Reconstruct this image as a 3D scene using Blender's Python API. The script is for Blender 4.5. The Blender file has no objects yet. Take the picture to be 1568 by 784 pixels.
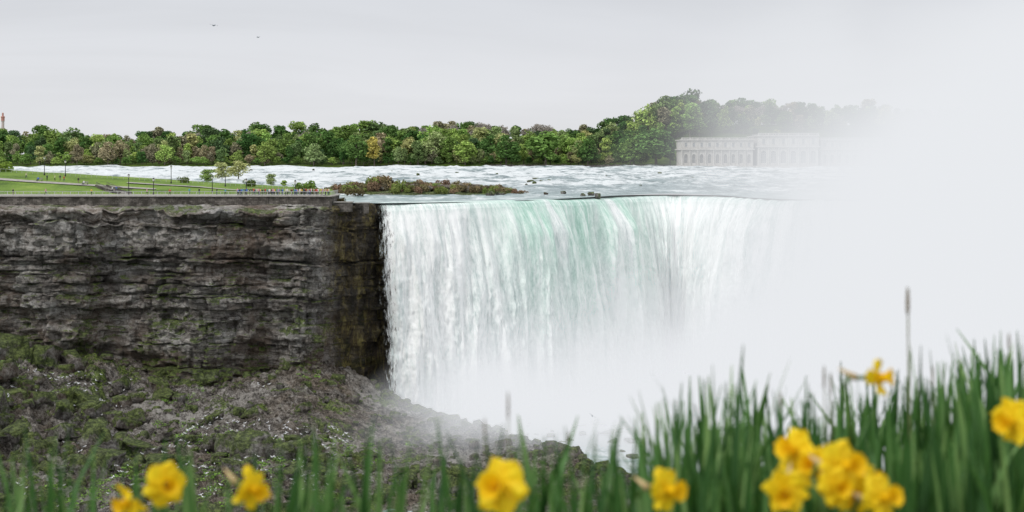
import bpy, bmesh, math, random
import numpy as np
from mathutils import Vector, Matrix
random.seed(7); rng=np.random.default_rng(11)
scene=bpy.context.scene
COL=scene.collection

# ---------------------------------------------------------------- noise
def _h(ix,iy,iz,seed):
    n=(ix.astype(np.int64)*374761393+iy.astype(np.int64)*668265263+iz.astype(np.int64)*2147483647+seed*1274126177)&0xffffffff
    n=((n^(n>>13))*1274126177)&0xffffffff
    n=((n^(n>>16))*2246822519)&0xffffffff
    n=n^(n>>15)
    return (n&0xffffff)/float(0xffffff)
def vn(x,y,z=0.0,seed=0):
    x,y,z=np.broadcast_arrays(np.asarray(x,float),np.asarray(y,float),np.asarray(z,float))
    ix=np.floor(x);iy=np.floor(y);iz=np.floor(z)
    fx=x-ix;fy=y-iy;fz=z-iz
    fx=fx*fx*(3-2*fx);fy=fy*fy*(3-2*fy);fz=fz*fz*(3-2*fz)
    r=0
    for a in (0,1):
        for b in (0,1):
            for c in (0,1):
                w=(fx if a else 1-fx)*(fy if b else 1-fy)*(fz if c else 1-fz)
                r=r+w*_h(ix+a,iy+b,iz+c,seed)
    return r*2-1
def fbm(x,y,z=0.0,o=4,seed=0,g=0.5):
    r=0;a=1.0;f=1.0;t=0
    for i in range(o):
        r=r+a*vn(np.asarray(x)*f,np.asarray(y)*f,np.asarray(z)*f,seed+i*17);t+=a;a*=g;f*=2.03
    return r/t
def sstep(a,b,x):
    t=np.clip((np.asarray(x,float)-a)/(b-a),0,1);return t*t*(3-2*t)

# ---------------------------------------------------------------- mesh helpers
def mesh_from(name,V,F,mats=None,smooth=False,uv=None,midx=None):
    me=bpy.data.meshes.new(name)
    V=np.asarray(V,dtype=np.float32).reshape(-1,3)
    if isinstance(F,np.ndarray):
        k=F.shape[1];n=F.shape[0]
        me.vertices.add(len(V));me.vertices.foreach_set("co",V.ravel())
        me.loops.add(n*k);me.loops.foreach_set("vertex_index",F.astype(np.int32).ravel())
        me.polygons.add(n)
        me.polygons.foreach_set("loop_start",np.arange(0,n*k,k,dtype=np.int32))
        me.polygons.foreach_set("loop_total",np.full(n,k,dtype=np.int32))
    else:
        me.from_pydata(V.tolist(),[],F)
    if uv is not None:
        l=me.uv_layers.new(name="UVMap")
        li=np.empty(len(me.loops),dtype=np.int32);me.loops.foreach_get("vertex_index",li)
        l.data.foreach_set("uv",np.asarray(uv,dtype=np.float32)[li].ravel())
    me.update(calc_edges=True);me.validate()
    for m in (mats or []): me.materials.append(m)
    if midx is not None: me.polygons.foreach_set("material_index",np.asarray(midx,dtype=np.int32))
    if smooth: me.polygons.foreach_set("use_smooth",np.ones(len(me.polygons),dtype=bool))
    return me
def add(name,me,parent=None,loc=None,rot=None,scale=None):
    o=bpy.data.objects.new(name,me);COL.objects.link(o)
    if parent: o.parent=parent
    if loc is not None:o.location=loc
    if rot is not None:o.rotation_euler=rot
    if scale is not None:o.scale=scale
    return o
def empty(name):
    o=bpy.data.objects.new(name,None);COL.objects.link(o);return o
def grid_faces(n,m,flip=False):
    i=np.arange(n-1)[:,None]*m+np.arange(m-1)[None,:]
    i=i.ravel()
    f=np.stack([i,i+m,i+m+1,i+1],1)
    return f[:,::-1].copy() if flip else f
def grid(name,X,Y,Z,mat,smooth=True,uv=None,flip=False):
    n,m=X.shape
    V=np.stack([X,Y,Z],-1).reshape(-1,3)
    return add(name,mesh_from(name,V,grid_faces(n,m,flip),[mat],smooth,uv))
class MB:
    """simple mesh builder"""
    def __init__(s): s.v=[];s.f=[];s.m=[]
    def box(s,x0,x1,y0,y1,z0,z1,m=0):
        b=len(s.v)
        s.v+=[(x0,y0,z0),(x1,y0,z0),(x1,y1,z0),(x0,y1,z0),(x0,y0,z1),(x1,y0,z1),(x1,y1,z1),(x0,y1,z1)]
        for f in [(0,3,2,1),(4,5,6,7),(0,1,5,4),(1,2,6,5),(2,3,7,6),(3,0,4,7)]:
            s.f.append([b+i for i in f]);s.m.append(m)
    def poly(s,pts,m=0):
        b=len(s.v);s.v+=[tuple(p) for p in pts];s.f.append(list(range(b,b+len(pts))));s.m.append(m)
    def tube(s,p0,p1,r0,r1,n=6,m=0,cap=True):
        p0=Vector(p0);p1=Vector(p1);d=(p1-p0)
        if d.length<1e-6:return
        q=d.to_track_quat('Z','Y');b=len(s.v)
        for p,r in((p0,r0),(p1,r1)):
            for i in range(n):
                a=2*math.pi*i/n
                s.v.append(tuple(p+q@Vector((math.cos(a)*r,math.sin(a)*r,0))))
        for i in range(n):
            j=(i+1)%n;s.f.append([b+i,b+j,b+n+j,b+n+i]);s.m.append(m)
        if cap:
            s.f.append([b+n+i for i in range(n)]);s.m.append(m)
            s.f.append([b+n-1-i for i in range(n)]);s.m.append(m)
    def lathe(s,c,prof,n=10,m=0):
        b=len(s.v)
        for r,z in prof:
            for i in range(n):
                a=2*math.pi*i/n;s.v.append((c[0]+r*math.cos(a),c[1]+r*math.sin(a),c[2]+z))
        for k in range(len(prof)-1):
            for i in range(n):
                j=(i+1)%n;s.f.append([b+k*n+i,b+k*n+j,b+(k+1)*n+j,b+(k+1)*n+i]);s.m.append(m)
    def mesh(s,name,mats,smooth=False):
        return mesh_from(name,np.array(s.v),s.f,mats,smooth,midx=s.m)

# ---------------------------------------------------------------- material helpers
class NT:
    def __init__(s,name):
        s.mat=bpy.data.materials.new(name);s.mat.use_nodes=True
        s.t=s.mat.node_tree;s.t.nodes.clear()
        s.out=s.t.nodes.new('ShaderNodeOutputMaterial')
    def n(s,typ,ins=None,**kw):
        nd=s.t.nodes.new(typ)
        for k,v in kw.items(): setattr(nd,k,v)
        for k,v in (ins or {}).items():
            sk=nd.inputs[k]
            if isinstance(v,bpy.types.NodeSocket): s.t.links.new(v,sk)
            else:
                if isinstance(v,(tuple,list)) and len(v)==3 and sk.type=='RGBA': v=(*v,1)
                sk.default_value=v
        return nd
    def link(s,a,b): s.t.links.new(a,b)
    def math(s,op,a,b=0.0,c=None,clamp=False):
        ins={0:a,1:b}
        if c is not None: ins[2]=c
        return s.n('ShaderNodeMath',ins,operation=op,use_clamp=clamp).outputs[0]
    def mix(s,f,a,b,bt='MIX'):
        nd=s.n('ShaderNodeMix',data_type='RGBA',blend_type=bt)
        for k,v in ((0,f),(6,a),(7,b)):
            if isinstance(v,bpy.types.NodeSocket): s.t.links.new(v,nd.inputs[k])
            else:
                if isinstance(v,(tuple,list)) and len(v)==3: v=(*v,1)
                nd.inputs[k].default_value=v
        return nd.outputs[2]
    def ramp(s,f,stops):
        nd=s.n('ShaderNodeValToRGB',{0:f});cr=nd.color_ramp
        while len(cr.elements)<len(stops): cr.elements.new(0.5)
        for e,(p,c) in zip(cr.elements,stops):
            e.position=p;e.color=(*c,1) if isinstance(c,(tuple,list)) else (c,c,c,1)
        return nd.outputs[0]
    def mapped(s,vec,sc): return s.n('ShaderNodeMapping',{'Vector':vec,'Scale':sc}).outputs[0]
    def noise(s,vec,scale,detail=4,rough=0.55,dist=0.0,mapscale=None):
        if mapscale: vec=s.mapped(vec,mapscale)
        return s.n('ShaderNodeTexNoise',{'Vector':vec,'Scale':scale,'Detail':detail,'Roughness':rough,'Distortion':dist}).outputs[0]
    def mr(s,v,a,b,c=0.0,d=1.0,smooth=False):
        return s.n('ShaderNodeMapRange',{0:v,1:a,2:b,3:c,4:d},interpolation_type='SMOOTHSTEP' if smooth else 'LINEAR').outputs[0]
    def coord(s): return s.n('ShaderNodeTexCoord').outputs['Object']
    def bump(s,h,strength=0.5,dist=0.1):
        return s.n('ShaderNodeBump',{'Height':h,'Strength':strength,'Distance':dist}).outputs[0]
    def bsdf(s,col,rough=0.8,normal=None,spec=0.3,**extra):
        ins={'Base Color':col,'Roughness':rough,'Specular IOR Level':spec}
        if normal is not None: ins['Normal']=normal
        ins.update(extra)
        return s.n('ShaderNodeBsdfPrincipled',ins).outputs[0]
    def done(s,sh): s.link(sh,s.out.inputs['Surface']);return s.mat
def plain(name,col,rough=0.7,var=0.25,scale=3.0,metal=0.0):
    t=NT(name);c=t.coord();n=t.noise(c,scale,3)
    dark=tuple(v*(1-var) for v in col);lite=tuple(min(1,v*(1+var)) for v in col)
    return t.done(t.bsdf(t.ramp(n,[(0.3,dark),(0.7,lite)]),rough,None,Metallic=metal))

# --- rock
def rock_mat(name,strata=True,mossy=0.5,dark=1.0):
    t=NT(name);c=t.coord()
    sep=t.n('ShaderNodeSeparateXYZ',{0:c})
    if strata:
        s1=t.noise(c,1.0,5,0.68,1.2,mapscale=(0.05,0.05,0.30))
        s2=t.noise(c,1.0,4,0.75,1.0,mapscale=(0.2,0.2,1.1))
    else:
        s1=t.noise(c,0.25,5,0.6);s2=t.noise(c,1.5,4,0.6)
    big=t.noise(c,0.1,6,0.75,0.5)
    fine=t.noise(c,1.0,6,0.85)
    v=t.math('ADD',t.math('MULTIPLY',s1,0.27),t.math('MULTIPLY',s2,0.17))
    v=t.math('ADD',v,t.math('MULTIPLY',big,0.26));v=t.math('ADD',v,t.math('MULTIPLY',fine,0.30))
    d=dark
    col=t.ramp(v,[(0.385,(0.026*d,0.023*d,0.020*d)),(0.44,(0.12*d,0.106*d,0.094*d)),(0.485,(0.28*d,0.256*d,0.232*d)),(0.54,(0.52*d,0.495*d,0.46*d)),(0.63,(0.84*d,0.81*d,0.78*d))])
    if strata:
        pale=t.noise(c,1.0,5,0.72,0.3,mapscale=(0.12,0.12,0.16))
        col=t.mix(t.math('MULTIPLY',t.mr(pale,0.53,0.60),t.mr(fine,0.3,0.6,0.3,0.95)),col,(0.62,0.605,0.58))
        wv_=t.n('ShaderNodeVectorMath',{0:t.n('ShaderNodeTexNoise',{'Vector':c,'Scale':.3,'Detail':2.0}).outputs['Color'],'Scale':2.2},operation='SCALE').outputs[0]
        vo=t.n('ShaderNodeTexVoronoi',{'Vector':t.mapped(t.n('ShaderNodeVectorMath',{0:c,1:wv_},operation='ADD').outputs[0],(0.33,0.33,0.6)),'Scale':1.0},feature='DISTANCE_TO_EDGE').outputs['Distance']
        col=t.mix(t.math('MULTIPLY',t.mr(vo,0.045,0.0),0.6),col,(0.02,0.017,0.014))
        band=t.noise(c,1.0,3,0.5,0.6,mapscale=(0.022,0.022,0.16))
        col=t.mix(t.math('MULTIPLY',t.mr(band,0.52,0.60),0.55),col,(0.035,0.031,0.027))
    st=t.noise(c,1.0,4,0.65,0.2,mapscale=(0.35,0.35,0.03))
    stm=t.math('MULTIPLY',t.mr(st,0.50,0.62),t.mr(big,0.4,0.6))
    col=t.mix(t.math('MULTIPLY',stm,0.75),col,(0.03,0.025,0.021))
    br=t.noise(c,0.055,5,0.65,0.5)
    lowb=t.mr(sep.outputs[2],-30.0,-44.0,0.0,0.12) if strata else 0.0
    col=t.mix(t.math('MULTIPLY',t.mr(t.math('ADD',br,lowb),0.48,0.62),0.6),col,t.mix(0.55,col,(0.19,0.105,0.05)))
    g=t.n('ShaderNodeNewGeometry');nz=t.n('ShaderNodeSeparateXYZ',{0:g.outputs['Normal']}).outputs[2]
    mn=t.noise(c,0.13,7,0.75,0.3)
    up=t.mr(nz,-0.1,0.75)
    low=t.mr(sep.outputs[2],-14.0,-42.0) if strata else 0.4
    mm=t.math('ADD',t.math('MULTIPLY',up,0.16),t.math('MULTIPLY',low,0.13))
    mm=t.math('ADD',mm,mn)
    mm=t.mr(mm,0.74-0.17*mossy,0.80-0.14*mossy)
    gcol=t.ramp(fine,[(0.38,(0.02,0.034,0.008)),(0.5,(0.07,0.105,0.02)),(0.60,(0.20,0.27,0.05))])
    col=t.mix(t.math('MULTIPLY',mm,0.85),col,gcol)
    if strata:
        wet=t.mr(sep.outputs[0],-47.5,-44.0)
        wc=t.ramp(t.noise(c,1.0,6,0.75,0.6,mapscale=(0.5,0.5,0.13)),[(0.38,(0.014,0.011,0.008)),(0.49,(0.05,0.038,0.02)),(0.56,(0.13,0.10,0.035)),(0.66,(0.32,0.27,0.09))])
        col=t.mix(t.math('MULTIPLY',wet,0.85),col,wc)
    return t.done(t.bsdf(col,0.85,t.bump(t.math('ADD',t.math('MULTIPLY',fine,1.0),s2),1.0,1.2),0.25))
M_cliff=rock_mat("layered_cliff_rock",True,0.5,1.0)
M_bould=rock_mat("boulder_rock",False,1.05,0.66)

def talus_mat():
    t=NT("scree");c=t.coord()
    a=t.noise(c,0.35,8,0.85);b=t.noise(c,0.05,5,0.65,0.5);f=t.noise(c,1.8,5,0.85)
    v=t.math('ADD',t.math('MULTIPLY',a,0.6),t.math('MULTIPLY',f,0.4))
    rock=t.ramp(v,[(0.42,(0.02,0.017,0.015)),(0.475,(0.09,0.08,0.068)),(0.53,(0.23,0.21,0.19)),(0.6,(0.52,0.50,0.47))])
    brown=t.ramp(v,[(0.42,(0.022,0.017,0.013)),(0.48,(0.10,0.08,0.06)),(0.58,(0.31,0.265,0.215))])
    col=t.mix(t.mr(b,0.45,0.6),rock,brown)
    pl=t.noise(c,0.045,4,0.6,0.8)
    col=t.mix(t.math('MULTIPLY',t.mr(pl,0.54,0.62),t.mr(v,0.42,0.54)),col,(0.40,0.38,0.35))
    gm=t.noise(c,0.075,7,0.78,0.4)
    X=t.n('ShaderNodeSeparateXYZ',{0:c}).outputs[0]
    gm=t.math('ADD',gm,t.mr(X,-60,-110,-0.06,0.02))
    grn=t.ramp(f,[(0.4,(0.025,0.04,0.01)),(0.5,(0.09,0.14,0.024)),(0.62,(0.27,0.36,0.07))])
    col=t.mix(t.math('MULTIPLY',t.mr(gm,0.5,0.54),0.85),col,grn)
    return t.done(t.bsdf(col,0.9,t.bump(v,1.0,1.8),0.2))
M_talus=talus_mat()

def grass_ground(name,s):
    t=NT(name);c=t.coord()
    a=t.noise(c,0.12,5,0.6);f=t.noise(c,1.5,4,0.7)
    col=t.ramp(t.math('ADD',t.math('MULTIPLY',a,0.6),t.math('MULTIPLY',f,0.4)),[(0.35,(0.05*s,0.09*s,0.016*s)),(0.5,(0.11*s,0.18*s,0.029*s)),(0.66,(0.19*s,0.26*s,0.05*s))])
    return t.done(t.bsdf(col,0.9,t.bump(f,0.5,0.2),0.15))
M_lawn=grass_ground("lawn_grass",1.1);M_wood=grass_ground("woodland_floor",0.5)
M_soil=plain("dark_soil",(0.05,0.045,0.025),0.95,0.5,2.0)
M_path=plain("concrete_path",(0.30,0.285,0.26),0.85,0.2,1.0)
M_metal=plain("railing_metal",(0.5,0.51,0.51),0.5,0.15,4.0,0.1)
M_lamp=plain("lamp_post_paint",(0.03,0.03,0.03),0.5,0.2)
M_lampg=plain("lamp_glass",(0.6,0.6,0.55),0.3,0.05)

def wall_mat():
    t=NT("retaining_wall_stone");c=t.coord()
    m=t.n('ShaderNodeMapping',{'Vector':c,'Rotation':(math.radians(90),0,0)}).outputs[0]
    b=t.n('ShaderNodeTexBrick',{'Vector':m,'Color1':(0.10,0.09,0.08,1),'Color2':(0.22,0.20,0.18,1),'Mortar':(0.04,0.036,0.032,1),'Scale':1.0,'Mortar Size':0.03,'Brick Width':1.1,'Row Height':0.42})
    n=t.noise(c,0.35,6,0.75)
    col=t.mix(t.mr(n,0.42,0.58,0.0,0.85),b.outputs[0],(0.03,0.027,0.022))
    return t.done(t.bsdf(col,0.9,t.bump(n,0.5,0.1)))
M_wall=wall_mat()

# --- river surface
def river_mat():
    t=NT("river_rapids");c=t.coord()
    sep=t.n('ShaderNodeSeparateXYZ',{0:c});X,Y=sep.outputs[0],sep.outputs[1]
    s1=t.noise(c,1.0,5,0.65,0.8,mapscale=(0.028,0.03,0.3))
    s2=t.noise(c,1.0,6,0.82,0.5,mapscale=(0.15,0.05,0.8))
    v=t.math('ADD',t.math('MULTIPLY',s1,0.5),t.math('MULTIPLY',s2,0.5))
    far=t.mr(Y,440,680,0.0,0.085)
    left=t.mr(X,80,-160,0.0,0.05)
    v2=t.math('ADD',t.math('ADD',v,far),left)
    foam=t.mr(v2,0.53,0.62)
    body=t.ramp(s2,[(0.39,(0.08,0.13,0.14)),(0.50,(0.18,0.25,0.26)),(0.60,(0.38,0.44,0.45))])
    near=t.mr(Y,480,380)
    body=t.mix(t.math('MULTIPLY',near,0.55),body,(0.22,0.33,0.305))
    col=t.mix(foam,body,(0.64,0.675,0.69))
    rough=t.mr(foam,0,1,0.3,0.8)
    return t.done(t.bsdf(col,rough,t.bump(v,1.0,2.4),0.4))
M_river=river_mat()

def falls_mat():
    t=NT("falling_water")
    uv=t.n('ShaderNodeUVMap').outputs[0]
    sep=t.n('ShaderNodeSeparateXYZ',{0:uv});U,Vd=sep.outputs[0],sep.outputs[1]
    a=t.noise(uv,1.0,5,0.64,0.25,mapscale=(0.38,0.024,1))
    b=t.noise(uv,1.0,6,0.82,0.2,mapscale=(1.4,0.30,1))
    w=t.noise(uv,1.0,3,0.6,0.4,mapscale=(0.12,0.018,1))
    k=t.math('ADD',t.math('MULTIPLY',a,0.55),t.math('MULTIPLY',b,0.45))
    white=t.ramp(k,[(0.36,(0.46,0.545,0.535)),(0.45,(0.71,0.755,0.745)),(0.53,(0.90,0.912,0.905))])  # low stops put grey-green shadow streaks into the water colour
    green=t.ramp(k,[(0.38,(0.24,0.46,0.36)),(0.49,(0.45,0.655,0.565)),(0.60,(0.83,0.90,0.86))])
    top=t.mr(Vd,42,2)
    midu=t.math('MULTIPLY',t.mr(U,22,46,smooth=True),t.mr(U,122,88,smooth=True))
    gm=t.math('MULTIPLY',t.math('MULTIPLY',top,midu),t.mr(t.math('ADD',t.math('MULTIPLY',a,0.4),t.math('MULTIPLY',w,0.6)),0.39,0.51))
    col=t.mix(gm,white,green)
    crest=t.mr(Vd,3.5,0.0)
    col=t.mix(t.math('MULTIPLY',t.math('POWER',crest,1.5),t.mr(b,0.60,0.40,0.15,0.85)),col,(0.36,0.52,0.47))
    sh=t.bsdf(col,0.7,t.bump(t.math('ADD',a,t.math('MULTIPLY',b,0.8)),0.5,0.8),0.2)
    edge=t.mr(U,8.5,0.0)
    al=t.math('SUBTRACT',t.math('ADD',t.math('MULTIPLY',edge,0.62),t.math('MULTIPLY',b,0.9)),0.78)
    al=t.mr(al,-0.03,0.12)
    tr=t.n('ShaderNodeBsdfTransparent').outputs[0]
    return t.done(t.n('ShaderNodeMixShader',{0:al,1:sh,2:tr}).outputs[0])
M_falls=falls_mat()

def foliage_mat(name="tree_foliage",transl=0.3):
    t=NT(name);oi=t.n('ShaderNodeObjectInfo');c=t.coord()
    g=t.n('ShaderNodeNewGeometry')
    n=t.noise(c,0.35,2,0.6);r=g.outputs['Random Per Island']
    f=t.math('ADD',t.math('MULTIPLY',n,0.7),t.math('MULTIPLY',r,0.5))
    k=t.ramp(f,[(0.3,0.55),(0.6,1.0),(0.85,1.5)])
    col=t.mix(1.0,oi.outputs['Color'],k,'MULTIPLY')
    hs=t.n('ShaderNodeHueSaturation',{'Hue':t.mr(oi.outputs['Random'],0,1,0.487,0.513),'Value':t.mr(r,0,1,0.8,1.25),'Color':col}).outputs[0]
    d=t.n('ShaderNodeBsdfDiffuse',{'Color':hs}).outputs[0]
    tl=t.n('ShaderNodeBsdfTranslucent',{'Color':hs}).outputs[0]
    return t.done(t.n('ShaderNodeMixShader',{0:transl,1:d,2:tl}).outputs[0])
M_fol=foliage_mat()
M_bark=plain("bark",(0.13,0.11,0.09),0.95,0.35,0.7)
M_twig=plain("bare_twigs",(0.36,0.33,0.29),0.95,0.25,0.7)

# ================================================================= CAMERA (12 m above the brink)
cam=bpy.data.cameras.new("camera");co=bpy.data.objects.new("camera",cam);COL.objects.link(co)
co.location=(0,0,12);co.rotation_euler=(math.radians(90),0,0)
cam.sensor_width=36;cam.lens=50;cam.shift_y=-0.0969;cam.clip_start=0.05;cam.clip_end=20000
cam.dof.use_dof=True;cam.dof.focus_distance=380;cam.dof.aperture_fstop=4.5
scene.camera=co
scene.view_settings.view_transform='Standard';scene.view_settings.look='None'
scene.view_settings.exposure=0

# ================================================================= WORLD
w=bpy.data.worlds.new("World");scene.world=w;w.use_nodes=True
nt=w.node_tree;nt.nodes.clear()
T=NT.__new__(NT);T.t=nt
sky=T.n('ShaderNodeTexSky',sky_type='NISHITA');sky.sun_disc=False
sky.air_density=1.0;sky.dust_density=3.0
des=T.n('ShaderNodeHueSaturation',{'Saturation':0.25,'Color':sky.outputs[0]}).outputs[0]
g=T.n('ShaderNodeTexCoord').outputs['Generated']
z=T.n('ShaderNodeSeparateXYZ',{0:g}).outputs[2]
cl=T.noise(g,1.0,5,0.55,0.6,mapscale=(1.6,1.6,11.0))
base=T.ramp(z,[(0.0,(0.80,0.805,0.825)),(0.04,(0.77,0.782,0.812)),(0.12,(0.685,0.707,0.75)),(0.4,(0.85,0.87,0.91)),(1.0,(1,1,1))])
zb=T.mr(z,0.12,0.9,10.0,14.5)
br=T.math('MULTIPLY',zb,T.mr(cl,0.35,0.65,0.93,1.06))
cc=T.n('ShaderNodeVectorMath',{0:base},operation='SCALE');nt.links.new(br,cc.inputs['Scale'])
mixc=T.mix(0.93,des,cc.outputs[0])
bg=T.n('ShaderNodeBackground',{'Color':mixc,'Strength':0.1})
wo=T.n('ShaderNodeOutputWorld');nt.links.new(bg.outputs[0],wo.inputs['Surface'])
sl=bpy.data.lights.new("sun",'SUN');sl.energy=1.5;sl.angle=math.radians(12);sl.color=(1,0.97,0.93)
so=bpy.data.objects.new("sun",sl);COL.objects.link(so)
sd=Vector((-0.75,-0.62,0.95)).normalized()   # high, behind the camera to the left
so.rotation_euler=sd.to_track_quat('Z','Y').to_euler()
sky.sun_elevation=math.asin(sd.z);sky.sun_rotation=math.atan2(sd.x,sd.y)

# ================================================================= curves
def catmull(P,n):
    P=np.array(P,float);P=np.vstack([2*P[0]-P[1],P,2*P[-1]-P[-2]])
    out=[]
    for i in range(1,len(P)-2):
        for t in np.linspace(0,1,40,endpoint=False):
            a,b,c,d=P[i-1],P[i],P[i+1],P[i+2]
            out.append(0.5*((2*b)+(-a+c)*t+(2*a-5*b+4*c-d)*t*t+(-a+3*b-3*c+d)*t**3))
    out.append(P[-2]);out=np.array(out)
    s=np.r_[0,np.cumsum(np.linalg.norm(np.diff(out,axis=0),axis=1))]
    q=np.linspace(0,s[-1],n)
    return np.stack([np.interp(q,s,out[:,k]) for k in range(out.shape[1])],1),q
LIP=[(-36.5,367),(-20,373),(-2,384),(13,400),(26,418),(37,434),(48,443),(58,438),(64,424),(69,408),(79,396),(100,388),(145,379),(205,362),(290,340)]

# --- waterfall
L,S=catmull(LIP,1500)
tan=np.gradient(L,axis=0);tan/=np.linalg.norm(tan,axis=1)[:,None]
nor=np.stack([tan[:,1],-tan[:,0]],1)
kk=np.hanning(203);kk/=kk.sum()
nor=np.stack([np.convolve(np.pad(nor[:,i],101,mode='edge'),kk,'valid') for i in (0,1)],1);nor/=np.linalg.norm(nor,axis=1)[:,None]
prof=np.array([(-7,0.05,-0.5),(-4,0.03,-0.3),(-1.6,-0.05,-0.1),(-0.4,-0.25,0.2),(0.5,-0.75,0.8),(1.2,-1.7,1.8),(2.2,-4.2,4.3),(3.5,-9,9.2),(5,-17,17.2),(6.6,-28,28.2),(7.8,-40,40.2),(8.7,-54.2,54.4)])
m=230
dd=np.r_[np.linspace(-0.5,2,40),np.linspace(2,54.4,m-39)[1:]]
O=np.interp(dd,prof[:,2],prof[:,0]);Zp=np.interp(dd,prof[:,2],prof[:,1])
SS,DD=np.meshgrid(S,dd,indexing='ij')
amp=sstep(0.3,10,DD)
rib=fbm(SS*0.12,DD*0.012,0,2,seed=3)*3.6+ (1-np.abs(fbm(SS*0.26,DD*0.02,0,2,seed=9))*2.2)*1.6+fbm(SS*0.8,DD*0.07,0,3,seed=5)*1.0+fbm(SS*1.9,DD*0.5,0,3,seed=15)*0.5*sstep(3,25,DD)
disp=rib*amp+fbm(SS*0.12,DD*0,0,2,seed=21)*0.3
off=O[None,:]+disp
lat=fbm(SS*0.2,DD*0.05,0,2,seed=31)*0.6*amp
lipz=fbm(S*0.06,S*0,0,3,seed=77)*0.5+fbm(S*0.35,S*0,0,3,seed=78)*0.35*sstep(70,110,S)
X=L[:,0:1]+nor[:,0:1]*off+tan[:,0:1]*lat
Y=L[:,1:2]+nor[:,1:2]*off+tan[:,1:2]*lat
Z=Zp[None,:]+lipz[:,None]*sstep(-0.5,0.2,DD)*sstep(30,3,DD)
grid("waterfall",X,Y,Z,M_falls,True,uv=np.stack([SS,DD],-1).reshape(-1,2))
Lr=L[::10];nr=nor[::10]
zz=np.linspace(-1.5,-55,60)
Xr=np.repeat((Lr[:,0]-nr[:,0]*3.5)[:,None],60,1);Yr=np.repeat((Lr[:,1]-nr[:,1]*3.5)[:,None],60,1);Zr=np.repeat(zz[None,:],len(Lr),0)
Yr=Yr-fbm(Xr*0.2,Zr*0.3,0,3,seed=8)*0.8
grid("gorge_wall_rock",Xr,Yr,Zr,M_cliff,False)

# --- upper river
def river_z(y): return 5.0*np.clip((y-385)/(1000-385),0,1)
start=[(-700,500),(-300,430),(-120,400),(-55,377)]+LIP+[(400,320),(560,300)]
A,_=catmull(start,680)
nA=len(A)
idx0=np.argmin(np.hypot(A[:,0]+36.5,A[:,1]-367));idx1=np.argmin(np.hypot(A[:,0]-290,A[:,1]-340))
fx=np.interp(np.arange(nA),[0,idx0,idx1,nA-1],[-1100,-420,820,1400])
rows=np.r_[0,np.linspace(0.003,1,330)**1.35]
tA=np.gradient(A,axis=0);tA/=np.linalg.norm(tA,axis=1)[:,None];nAo=np.stack([tA[:,1],-tA[:,0]],1)
B=A-nAo*1.0
X=B[:,0:1]+(fx[:,None]-B[:,0:1])*rows;Y=B[:,1:2]+(1012-B[:,1:2])*rows
near=sstep(0.0,0.06,rows)[None,:]*np.ones_like(X)
rap=sstep(440,620,Y)
wv=fbm(X*0.05,Y*0.06,0,4,seed=40)*2.0*rap+fbm(X*0.22,Y*0.13,0,3,seed=41)*(0.45+0.9*rap)
step=1.1*sstep(0,1,(Y-560-fbm(X*0.01,X*0,0,3,seed=44)*30)/8)-1.1*sstep(555,700,Y)
Z=river_z(Y)-0.02+(wv+step*0.8)*near
grid("river_rapids",X,Y,Z,M_river,True)

# --- gorge water
def foamw():
    t=NT("plunge_pool_water");c=t.coord()
    n=t.noise(c,0.06,6,0.65,1.2);f=t.noise(c,0.6,5,0.7)
    Yy=t.n('ShaderNodeSeparateXYZ',{0:c}).outputs[1]
    v=t.math('ADD',t.math('ADD',t.math('MULTIPLY',n,0.7),t.math('MULTIPLY',f,0.3)),t.mr(Yy,200,330,-0.05,0.15))
    col=t.mix(t.mr(v,0.46,0.62),(0.12,0.22,0.2),(0.6,0.64,0.65))
    return t.done(t.bsdf(col,0.35,t.bump(t.math('ADD',n,f),0.6,0.6),0.5))
gx,gy=np.meshgrid(np.linspace(-400,600,180),np.linspace(20,460,120),indexing='ij')
grid("gorge_water",gx,gy,-53.6+fbm(gx*0.05,gy*0.05,0,3,seed=50)*0.5,foamw(),True)

# ================================================================= CLIFF
CL=[(-330,330),(-230,344),(-175,350),(-150,345),(-127,352),(-110,346),(-92,353),(-76,347),(-62,351.5),(-52,348),(-46.5,351),(-45.6,358),(-42,362),(-38.5,363),(-36.0,366),(-33.5,371),(-28,377)]
Lc,Sc=catmull(CL,1250)
tc=np.gradient(Lc,axis=0);tc/=np.linalg.norm(tc,axis=1)[:,None]
k=np.ones(25)/25
tc=np.stack([np.convolve(np.pad(tc[:,i],12,mode='edge'),k,'valid') for i in (0,1)],1);tc/=np.linalg.norm(tc,axis=1)[:,None]
nc=np.stack([tc[:,1],-tc[:,0]],1)
zc=np.linspace(-1.5,-56,330)
SSc,ZZ=np.meshgrid(Sc,zc,indexing='ij')
lay=np.cumsum(0.35+rng.exponential(1.9,60));lay=lay[lay<60]
zw=-ZZ+fbm(SSc*0.02,ZZ*0,0,3,seed=60)*2.2+fbm(SSc*0.25,ZZ*0.0,0,2,seed=62)*0.35
li=np.searchsorted(lay,np.clip(zw,0,59.9))
lo=rng.uniform(-1,1,90)
pres=0.3+0.9*sstep(-.3,.5,vn(SSc*0.05,li*2.3,0,63))
ledge=lo[li]*1.2*pres
bw=2.5+5*_h(li,li*0,li*0,3)
blk=_h(np.floor(SSc/bw+li*0.37+fbm(SSc*.1,ZZ*.1,0,2,seed=5)*0.8),li,li*0,5)-0.5
blk2=_h(np.floor(SSc/1.7+li*0.77),np.floor(zw/1.1),li*0,9)-0.5
edge_d=np.minimum(np.abs(zw-np.r_[0,lay][np.clip(li,0,len(lay))]),np.abs(np.r_[lay,60][np.clip(li,0,len(lay))]-zw))
crack=-1.3*np.exp(-(edge_d/0.22)**2)*sstep(-.1,.6,vn(SSc*0.06,li*3.1,0,66))
slope=np.interp(-ZZ,[0,2,3.5,6,12,14,24,26,33,38,46,56],[1.5,1.9,0.6,0.2,0.3,-0.3,-0.1,-0.8,-0.6,-2.2,-1.8,0.8])
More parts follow.
